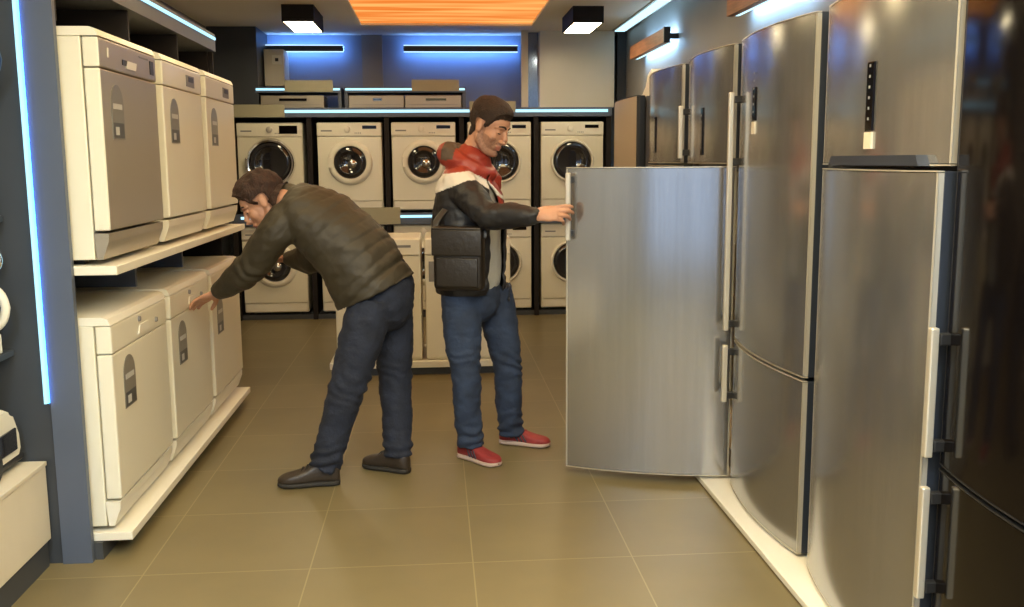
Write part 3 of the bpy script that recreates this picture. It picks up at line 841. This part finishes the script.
def hair_mesh(body, mtx, thick):
    inv = mtx.inverted()
    loc = [inv @ v.co for v in body.vertices]
    ins = []
    for q in loc:
        ear = abs(q.y) > .0745 and -.034 < q.x < .016 and q.z < .030
        ins.append((q - V((0, 0, .02))).length < .15 and q.z > hairline(q.x) and not ear and q.z > -.09)
    bm = bmesh.new(); vm = {}
    def gv(i):
        if i not in vm:
            q = loc[i]; d = q.z - hairline(q.x)
            ed = max(0., min(1., d/.022)); ed = ed*ed*(3-2*ed)
            h = thick(q)*ed + .0015
            vm[i] = bm.verts.new(body.vertices[i].co + body.vertices[i].normal*h)
        return vm[i]
    for p in body.polygons:
        if all(ins[i] for i in p.vertices): bm.faces.new([gv(i) for i in p.vertices])
    me = bpy.data.meshes.new('hair'); bm.to_mesh(me); bm.free()
    return me

def hand(bm, wrist, d, n, left, curls, thumb=(.55, .75, .25), spread=.06, s_=1.0):
    d = V(d).normalized(); n = V(n); n = (n - n.dot(d)*d).normalized()
    s = n.cross(d) if left else d.cross(n)
    w = V(wrist)
    tube(bm, [w - d*.02, w + d*.02, w + d*.055*s_, w + d*.088*s_], [(.026, .020), (.031, .018), (.039, .0155), (.038, .012)], ref=s, n=16, k=4)
    offs = (.029, .0105, -.0095, -.028); lens = ((.042, .026, .021), (.046, .029, .022), (.043, .027, .021), (.034, .021, .019))
    for k in range(4):
        base = w + d*(.084 - (.006 if k == 3 else 0))*s_ + s*offs[k]*s_
        dd = (d + s*spread*(1.2-k*.8)).normalized()
        pts = [base - dd*.012, base]; a = 0
        for j in range(3):
            a += math.radians(curls[k][j])
            pts.append(pts[-1] + (dd*math.cos(a) + n*math.sin(a))*lens[k][j]*s_)
        r0 = .0098 if k < 3 else .0085
        tube(bm, pts, [r0+.001, r0+.0008, r0, r0-.0008, r0-.002], ref=s, n=12, k=4)
    b0 = w + d*.022*s_ + s*.024
    td = (d*thumb[0] + s*thumb[1] + n*thumb[2]).normalized(); td2 = (d*(thumb[0]+.45) + s*thumb[1]*.6 + n*(thumb[2]+.15)).normalized()
    tube(bm, [b0 - td*.01, b0 + td*.028, b0 + td*.052, b0 + td*.052 + td2*.030, b0 + td*.052 + td2*.052], [.015, .0145, .0115, .0105, .0075], ref=n, n=12, k=4)

def nz(p, f, seed=0.):
    return noise.noise(V((p.x*f + seed, p.y*f + seed*.7, p.z*f - seed)))

def shoe(parent, base, heel, toe, name, upper, solem, label=None, stripes=False, hs=1.0):
    heel, toe = V((*heel, 0)), V((*toe, 0)); L = (toe-heel).length; d = (toe-heel)/L; s = V((-d.y, d.x, 0))
    # outline half widths, heights along the length
    T = [0, .04, .12, .25, .40, .55, .70, .82, .91, .97, 1.0]
    Wd = [.012, .026, .033, .034, .035, .041, .047, .046, .038, .025, .010]
    Hh = [.060, .082, .098, .105, .092, .074, .060, .054, .048, .040, .030]
    def loft(z0f, z1f, grow, power):
        bm = bmesh.new(); rings = []; n = 20
        for t, w, h in zip(T, Wd, Hh):
            h = h*hs; w = w*(1+(hs-1)*.5); c = heel + d*(L*(t*1.0)); ring = []
            z0, z1 = z0f(h, t), z1f(h, t)
            for i in range(n):
                a = 2*PI*i/n; ca, sa = math.cos(a), math.sin(a)
                e = power
                y = (w+grow)*math.copysign(abs(ca)**e, ca); z = (z0+z1)/2 + (z1-z0)/2*math.copysign(abs(sa)**e, sa)
                ring.append(bm.verts.new(c + s*y + V((0, 0, z))))
            rings.append(ring)
        fs = []
        for A, Bq in zip(rings, rings[1:]):
            for i in range(n): fs.append(bm.faces.new((A[i], A[(i+1) % n], Bq[(i+1) % n], Bq[i])))
        fs.append(bm.faces.new(rings[0])); fs.append(bm.faces.new(rings[-1]))
        bmesh.ops.recalc_face_normals(bm, faces=fs)
        bmesh.ops.subdivide_edges(bm, edges=bm.edges[:], cuts=1, smooth=.6, use_grid_fill=True)
        me = bpy.data.meshes.new(name); bm.to_mesh(me); bm.free(); return me
    me = loft(lambda h, t: .012, lambda h, t: h, 0, .75); me.materials.append(M[upper])
    so = place(name, me, parent, base)
    if label: so['label'] = label
    me = loft(lambda h, t: .001 + (.006 if t > .95 else 0), lambda h, t: .026, .004, .55); me.materials.append(M[solem])
    place('sole', me, so, base)
    bm = bmesh.new()
    for i in range(4):
        t = .36 + i*.075; z = .098*hs - i*.0105; hw_ = .026
        c = heel + d*(L*t)
        tube(bm, [c - s*hw_ + V((0, 0, z-.012)), c + V((0, 0, z+.004)), c + s*hw_ + V((0, 0, z-.012)) + d*.008], [.004]*3, ref=(0, 0, 1), n=8, k=3)
    me = bpy.data.meshes.new('laces'); bm.to_mesh(me); bm.free(); me.materials.append(M['lace' if stripes else 'sole']); place('laces', me, so, base)
    if stripes:
        for sd in (-1, 1):
            bm = bmesh.new()
            for i in range(3):
                t = .40 + i*.085; w = .036 + i*.003
                c = heel + d*(L*t) + s*sd*w
                q0 = c + V((0, 0, .030)) + s*sd*.002; q1 = c - d*.022 + V((0, 0, .062)) - s*sd*.005
                tube(bm, [q0, (q0+q1)/2 + s*sd*.002, q1], [(.0045, .003)]*3, ref=d, n=8, k=2)
            me = bpy.data.meshes.new('stripes'); bm.to_mesh(me); bm.free(); me.materials.append(M['stripe']); place('stripes', me, so, base)
    return so

def jeans_mesh(hips, legs, seed, voxel=.008):
    """legs: list of point lists hip..ankle with radii"""
    bm = bmesh.new()
    tube(bm, hips[0], hips[1], ref=hips[2], n=26)
    for pts, rad in legs: tube(bm, pts, rad, ref=(0, 1, 0), n=20, k=6, flat=True)
    me = remeshed(bm, voxel, 5)
    kn = [V(l[0][len(l[0])//2]) for l in legs]; an = [V(l[0][-1]) for l in legs]
    def fn(p):
        r = .006*nz(p, 9, seed) + .005*nz(V((p.x+p.z*.5, p.y, p.z*1.6)), 15, seed+3) + .0025*nz(V((p.x-p.z*.8, p.y, p.z*2)), 30, seed+5)
        for k in kn:
            dz = p.z - k.z
            if abs(dz) < .2 and (V((p.x, p.y, 0))-V((k.x, k.y, 0))).length < .13:
                r += .0065*math.exp(-(dz/.09)**2)*math.sin(dz*85 + 9*nz(p, 7, seed) + p.x*34)*(.5+nz(p, 5, 11))
        for a in an:
            dz = p.z - a.z
            if -.05 < dz < .26 and (V((p.x, p.y, 0))-V((a.x, a.y, 0))).length < .16:
                r += .0085*math.exp(-((dz-.02)/.09)**2)*math.sin(dz*105 + 9*nz(p, 6, seed+1) + p.y*25)*(.6+nz(p, 5, 4))
        return r
    displace(me, fn)
    return me

# ---- the standing man at the fridge door
def standing_man():
    base = (.25, 4.74, 0.)
    F = V((math.cos(math.radians(-26)), math.sin(math.radians(-26)), 0)); SL = V((-F.y, F.x, 0))
    HM = frame(math.radians(-36), math.radians(27), math.radians(-4), (.264, 4.70, 1.640), .97)
    shR, elR, wrR = V((.105, 4.585, 1.375)), V((.245, 4.405, 1.235)), V((.443, 4.260, 1.240))
    shL, elL, wrL = V((.265, 4.895, 1.375)), V((.150, 4.985, 1.12)), V((.205, 4.955, .93))
    A = [V((.165, 4.72, .86)), V((.168, 4.72, 1.0)), V((.165, 4.725, 1.2)), V((.160, 4.735, 1.33)), V((.165, 4.74, 1.405)), V((.180, 4.735, 1.47))]
    # body: one skin surface from crown to feet
    bm = bmesh.new(); merge(bm, head_bm(), HM)
    nb = HM @ V((-.028, 0, -.10))
    tube(bm, [A[4]-V((0, 0, .03)), A[5]-V((0, 0, .02)), nb, HM @ V((-.026, 0, -.06))], [.062, .056, .052, .052], ref=SL, n=20)
    tube(bm, A[:5], [(.15, .095), (.13, .09), (.165, .105), (.16, .095), (.10, .07)], ref=SL, n=24)
    for (a, b_, c) in ((shR, elR, wrR), (shL, elL, wrL)): tube(bm, [a, a*.5+b_*.5, b_, b_*.5+c*.5, c], [.048, .044, .038, .036, .026], n=14)
    legR = [V((.12, 4.635, .85)), V((.120, 4.625, .66)), V((.130, 4.610, .47)), V((.138, 4.640, .27)), V((.158, 4.672, .075))]
    legL = [V((.275, 4.80, .85)), V((.315, 4.815, .66)), V((.350, 4.825, .44)), V((.358, 4.86, .25)), V((.385, 4.918, .06))]
    for l in (legR, legL): tube(bm, [l[0]*.6+l[1]*.4]+l[1:], [.07, .07, .055, .05, .038], n=14)
    for h, t in (((.125, 4.71), (.225, 4.605)), ((.345, 4.938), (.48, 4.883))): tube(bm, [(*h, .042), (*t, .032)], [.026, .018], n=12)
    hand(bm, wrR, (.985, .02, .09), (.05, .82, -.55), False, ((2, 10, 20), (6, 18, 26), (14, 26, 28), (24, 34, 32)), thumb=(.75, .45, .5))
    hand(bm, wrL, (.1, -.15, -.95), (.0, -1, .1), True, ((10, 15, 15),)*4)
    me = remeshed(bm, .0034, 3)
    inv = HM.inverted()
    def fm(c):
        if c.z < .30: return 5
        q = inv @ c
        return face_mat(q) if (q - V((.02, 0, -.02))).length < .17 else 0
    paint(me, ['skin', 'stubble', 'lips', 'eye', 'hair2', 'sole'], fm)
    hm = hair_mesh(me, HM, lambda q: .007 + .020*max(0, min(1, (q.z-.035)/.06)) + .004*nz(q, 45, 2.) + .006*max(0, q.x/.1))
    man = place('person', me, None, base)
    tag(man, 'standing man in red, white and black hooded jacket holding the open fridge door', 'person')
    hm.materials.append(M['hair2']); place('hair', hm, man, base); face_parts(man, base, HM, 'hair2')
    # shirt
    bm = bmesh.new()
    tube(bm, [A[0]+V((0, 0, .05)), *A[1:5]], [(.175, .145), (.175, .147), (.185, .147), (.17, .12), (.10, .07)], ref=SL, n=26)
    sm = remeshed(bm, .010, 4); displace(sm, lambda p: .006*nz(V((p.x, p.y, p.z*.6)), 14, 1)); sm.materials.append(M['shirt'])
    place('shirt', sm, man, base)
    # jacket
    bm = bmesh.new()
    tube(bm, [A[0]+V((0, 0, .02)), A[1], A[2], A[3], A[4], A[5]], [(.205, .168), (.215, .172), (.225, .172), (.215, .150), (.15, .118), (.094, .094)], ref=SL, n=34)
    tube(bm, [A[4], A[5], A[5]+V((.0, .0, .022))-F*.02], [(.11, .10), (.088, .088), (.080, .078)], ref=SL, n=24)
    tube(bm, [shR - SL*-.03 + V((0, 0, -.005)), shR*.6+elR*.4, elR, elR*.5+wrR*.5, wrR*.92+elR*.08], [.085, .074, .066, .058, .045], n=20)
    tube(bm, [shL - SL*.03, shL*.6+elL*.4, elL, elL*.5+wrL*.5, wrL*.92+elL*.08], [.085, .074, .066, .058, .045], n=20)
    # hood lying behind the neck
    hc = A[5] + V((0, 0, -.015)); hp = []; hr = []
    for i in range(12):
        a = 2*PI*i/12; bk = (1-math.cos(a))/2
        hp.append(hc + F*(.085*math.cos(a) - .028*bk) + SL*(.092*math.sin(a)) + V((0, 0, -.040 + .105*bk)))
        hr.append((.030+.032*bk, .036+.022*bk))
    tube(bm, hp, hr, ref=(0, 0, 1), n=14, k=4, closed=True)
    jm = remeshed(bm, .0058, 7)
    def wr(p):
        r = .008*nz(p, 8, 4) + .0055*nz(V((p.x, p.y, p.z*1.8)), 18, 9) + .002*nz(p, 38, 2)
        for c in (elR, elL):
            dd = (p-c).length
            if dd < .16: r += .008*math.exp(-(dd/.08)**2)*math.sin(70*(p-c).dot((wrR-shR).normalized() if c is elR else V((0, 0, 1))) + 4*nz(p, 9, 2))
        if p.z < .96: r -= .010*math.exp(-((p.z-.93)/.018)**2)
        return r
    displace(jm, wr)
    # open front: cut a wedge
    b2 = bmesh.new(); b2.from_mesh(jm)
    kill = []
    axd = (elR-shR).normalized()
    for f in b2.faces:
        c = f.calc_center_median()
        k = max(0, min(1, (c.z-.86)/.61)); ax = V((.165, 4.722, c.z)); ax.x += 0; q = c-ax; u = q.dot(SL); w = q.dot(F)
        half = .080 if c.z < 1.20 else .080*max(0.08, 1-(c.z-1.20)/.2)
        if w > .05 and abs(u+.030) < half and c.z < 1.42 and (c-shR).length > .12:
            tt = max(0, min(1, (c-elR).dot((wrR-elR).normalized())/(wrR-elR).length)); da = (c-(elR*(1-tt)+wrR*tt)).length
            tu = max(0, min(1, (c-shR).dot(axd)/(elR-shR).length)); db = (c-(shR*(1-tu)+elR*tu)).length
            if da > .085 and db > .095: kill.append(f)
        elif c.z < .845: kill.append(f)
    bmesh.ops.delete(b2, geom=kill, context='FACES')
    for it in range(6):
        mv = {}
        for v in b2.verts:
            if v.is_boundary:
                nb_ = [e.other_vert(v).co for e in v.link_edges if e.is_boundary]
                if len(nb_) == 2: mv[v] = v.co*.4 + (nb_[0]+nb_[1])*.3
        for v, c in mv.items(): v.co = c
    fs = b2.faces[:]
    bmesh.ops.solidify(b2, geom=fs, thickness=.010)
    b2.to_mesh(jm); b2.free(); jm.update()
    def jmat(c):
        q = c - shR; tu = q.dot(axd); du = (q - axd*tu).length
        u = (c - V((.16, 4.73, c.z))).dot(F); side = (c - V((.16, 4.73, c.z))).dot(SL)
        hcd = c - hc; uh = hcd.dot(F)
        if -.115 < uh < -.040 and hcd.z > .030 and hcd.length < .2: return 3
        def lin(T, x):
            for (a, fa), (b, fb) in zip(T, T[1:]):
                if x <= b: return fa + (fb-fa)*max(0, x-a)/(b-a)
            return T[-1][1]
        up = lin(((0, 1.415), (.16, 1.435), (.255, 1.385), (.32, 1.316), (.40, 1.28)), c.x)
        lo = lin(((0, 1.330), (.15, 1.392), (.19, 1.392), (.255, 1.345), (.335, 1.290), (.40, 1.25)), c.x)
        if c.y < 4.56 and c.x > .2: return 0
        if c.z > up: return 1
        if c.z > lo: return 2
        if 0 < side < .075 and u > .08 and c.z > 1.18: return 1
        return 0
    paint(jm, ['jblack', 'jred', 'jwhite', 'jbrown'], jmat)
    jo = place('jacket', jm, man, base)
    # drawcord at the hem, zip
    bm = bmesh.new(); z0 = A[0] + F*.155 + SL*.075
    tube(bm, [z0+V((0, 0, .03)), z0+F*.02+V((0, 0, -.0)), z0+F*.018+V((0, 0, -.05))], [.003]*3, n=8); ell(bm, z0+F*.018+V((0, 0, -.058)), (.007, .007, .012), sub=2)
    cm = bpy.data.meshes.new('drawcord'); bm.to_mesh(cm); bm.free(); cm.materials.append(M['jblack']); place('drawcord', cm, jo, base)
    # jeans
    jn = jeans_mesh(([(.185, 4.715, .90), (.19, 4.715, .80)], [(.165, .115), (.165, .115)], SL),
                    [(legR[:4]+[V((.156, 4.668, .080))], [.102, .094, .074, .070, .066]), (legL[:4]+[V((.372, 4.905, .072))], [.102, .094, .074, .070, .066])], 2.)
    jn.materials.append(M['jeans2']); place('jeans', jn, man, base)
    shoe(man, base, (.098, 4.735), (.288, 4.538), 'shoe', 'shoer', 'solew', stripes=True)
    shoe(man, base, (.318, 4.948), (.573, 4.845), 'shoe', 'shoer', 'solew', stripes=True)
    return man, A, F, SL
man2, A2, F2, SL2 = standing_man()

# ---- shoulder bag of the standing man
def shoulder_bag():
    c = V((.105, 4.462, 1.03)); d = V((.955, -.29, 0)); s = V((-d.y, d.x, 0))
    Rm = Matrix.Translation(c) @ Matrix(((d.x, s.x, 0, 0), (d.y, s.y, 0, 0), (0, 0, 1, 0), (0, 0, 0, 1)))
    t = thing('shoulder_bag', "dark brown leather shoulder bag at the standing man's hip", 'bag', tuple(c), math.atan2(d.y, d.x))
    bm = B((-.118, .118, -.04, .045, -.145, .145, .026, 4)); obj('body', bm, 'bag', t, smooth=True)
    bm = B((-.119, .119, -.052, -.041, .02, .140, .006, 3)); box(bm, -.119, .119, -.052, .046, .135, .152, .008, 3); obj('flap', bm, 'bag', t, smooth=True, angle=40)
    bm = B((-.10, .10, -.048, -.041, -.125, .01, .006, 3)); obj('pocket', bm, 'bag', t, smooth=True, angle=40)
    bm = bmesh.new()
    tube(bm, [(-.118, .0, .10), (-.115, .02, .17), (-.07, .07, .24), (-.02, .085, .30)], [(.017, .003)]*4, ref=(1, 0, 0), n=8, k=4)
    tube(bm, [(.118, .0, .10), (.112, .02, .17), (.075, .07, .24), (.045, .085, .30)], [(.017, .003)]*4, ref=(1, 0, 0), n=8, k=4)
    obj('strap', bm, 'bag', t, smooth=True)
shoulder_bag()

# ---- the man bending to the dishwashers
def bending_man():
    base = (-.38, 4.47, 0.)
    F = V((-.955, .29, 0)); SL = V((-.29, -.955, 0))
    HM = frame(math.radians(184), math.radians(38), math.radians(4), (-.797, 4.580, 1.296), .98)
    A = [V((-.284, 4.49, .876)), V((-.378, 4.50, 1.055)), V((-.510, 4.525, 1.190)), V((-.615, 4.55, 1.265)), V((-.675, 4.565, 1.300)), V((-.715, 4.575, 1.310))]
    shL, elL, wrL = V((-.680, 4.395, 1.215)), V((-.855, 4.505, 1.00)), V((-1.055, 4.660, .862))
    shR, elR, wrR = V((-.60, 4.715, 1.215)), V((-.615, 4.87, 1.00)), V((-.745, 4.93, 1.0))
    bm = bmesh.new(); merge(bm, head_bm(), HM)
    tube(bm, [A[3], A[4], HM @ V((-.03, 0, -.10)), HM @ V((-.026, 0, -.06))], [.07, .062, .056, .054], ref=SL, n=20)
    tube(bm, [A[0]+V((0,0,.04))]+A[1:5], [(.12, .09), (.135, .10), (.17, .11), (.16, .10), (.10, .075)], ref=SL, n=24)
    for (a, b_, c) in ((shR, elR, wrR), (shL, elL, wrL)): tube(bm, [a, a*.5+b_*.5, b_, b_*.5+c*.5, c], [.05, .045, .04, .038, .027], n=14)
    legL = [V((-.300, 4.405, .86)), V((-.352, 4.385, .67)), V((-.418, 4.375, .46)), V((-.478, 4.380, .27)), V((-.545, 4.372, .075))]
    legR = [V((-.225, 4.585, .85)), V((-.212, 4.60, .65)), V((-.212, 4.605, .43)), V((-.205, 4.575, .24)), V((-.205, 4.528, .07))]
    for l in (legR, legL): tube(bm, [l[0]*.6+l[1]*.4]+l[1:], [.075, .075, .06, .052, .04], n=14)
    for h, t_ in (((-.51, 4.37), (-.63, 4.36)), ((-.19, 4.51), (-.285, 4.572))): tube(bm, [(*h, .042), (*t_, .032)], [.026, .018], n=12)
    hand(bm, wrL, (-.80, .50, -.36), (-.42, .05, -.9), True, ((2, 10, 12), (4, 12, 14), (6, 14, 16), (10, 18, 20)), thumb=(.75, .55, .35), spread=.10)
    hand(bm, wrR, (-.93, .2, -.1), (-.1, -.2, -.95), False, ((10, 20, 20), (14, 24, 22), (18, 26, 24), (22, 30, 26)))
    me = remeshed(bm, .0034, 3)
    inv = HM.inverted()
    def fm(c):
        if c.z < .30: return 5
        q = inv @ c
        return face_mat(q) if (q - V((.02, 0, -.02))).length < .17 else 0
    paint(me, ['skin', 'skin', 'lips', 'eye', 'hair', 'sole'], fm)
    hm = hair_mesh(me, HM, lambda q: .016 + .014*max(0, min(1, (q.z-.02)/.07)) + .010*nz(q, 38, 5.) + .008*max(0, q.x/.1))
    man = place('person', me, None, base)
    tag(man, 'man in olive brown jacket and dark jeans bending over to touch a lower dishwasher', 'person')
    hm.materials.append(M['hair']); place('hair', hm, man, base); face_parts(man, base, HM, 'hair')
    bm = bmesh.new()
    tube(bm, [A[0], A[1], A[2], A[3], A[4]], [(.215, .198), (.215, .176), (.225, .165), (.205, .135), (.13, .095)], ref=SL, n=34, flat=True)
    tube(bm, [shL + SL*-.05, shL*.7+elL*.3, elL, elL*.5+wrL*.5, wrL*.87+elL*.13], [.098, .088, .074, .062, .047], n=20)
    tube(bm, [shR + SL*.05, shR*.7+elR*.3, elR, elR*.5+wrR*.5, wrR*.93+elR*.07], [.098, .088, .074, .062, .047], n=20)
    cc = HM @ V((-.03, 0, -.095)); tube(bm, [A[4], A[4]*.5+cc*.5, cc], [.086, .078, .070], ref=SL, n=20)
    jm = remeshed(bm, .0075, 5)
    ax = (A[3]-A[0]).normalized()
    def wr(p):
        s = (p-A[0]).dot(ax); r = .008*nz(p, 7, 6) + .0055*nz(V((p.x, p.y*.6, p.z*1.6)), 16, 3) + .002*nz(p, 36, 2)
        dl = min((p-elL).length, (p-elR).length)
        tor = 1 if (p-A[0]).length < .62 and (p - (A[0] + ax*s)).length < .26 else 0
        ph = (s*1.0 + .02*nz(p, 5, 8)) % .062
        if tor: r -= .0034*math.exp(-((ph-.031)/.008)**2)
        if s < .07: r -= .008*math.exp(-((s-.035)/.014)**2)
        if dl < .17: r += .008*math.exp(-(dl/.09)**2)*math.sin(75*(p-elL).dot((wrL-shL).normalized()) + 4*nz(p, 8, 2))
        return r
    displace(jm, wr)
    jm.materials.append(M['olive']); place('jacket', jm, man, base)
    jn = jeans_mesh(([(-.262, 4.495, .96), (-.240, 4.495, .90), (-.245, 4.495, .82)], [(.165, .125), (.17, .13), (.17, .13)], SL),
                    [(legL[:4]+[V((-.538, 4.372, .078))], [.108, .100, .084, .076, .072]), (legR[:4]+[V((-.205, 4.533, .070))], [.108, .098, .080, .074, .068])], 7.)
    jn.materials.append(M['jeans']); place('jeans', jn, man, base)
    shoe(man, base, (-.465, 4.367), (-.748, 4.352), 'shoe', 'shoeb', 'sole', hs=1.18)
    shoe(man, base, (-.150, 4.485), (-.372, 4.628), 'shoe', 'shoeb', 'sole', hs=1.18)
bending_man()
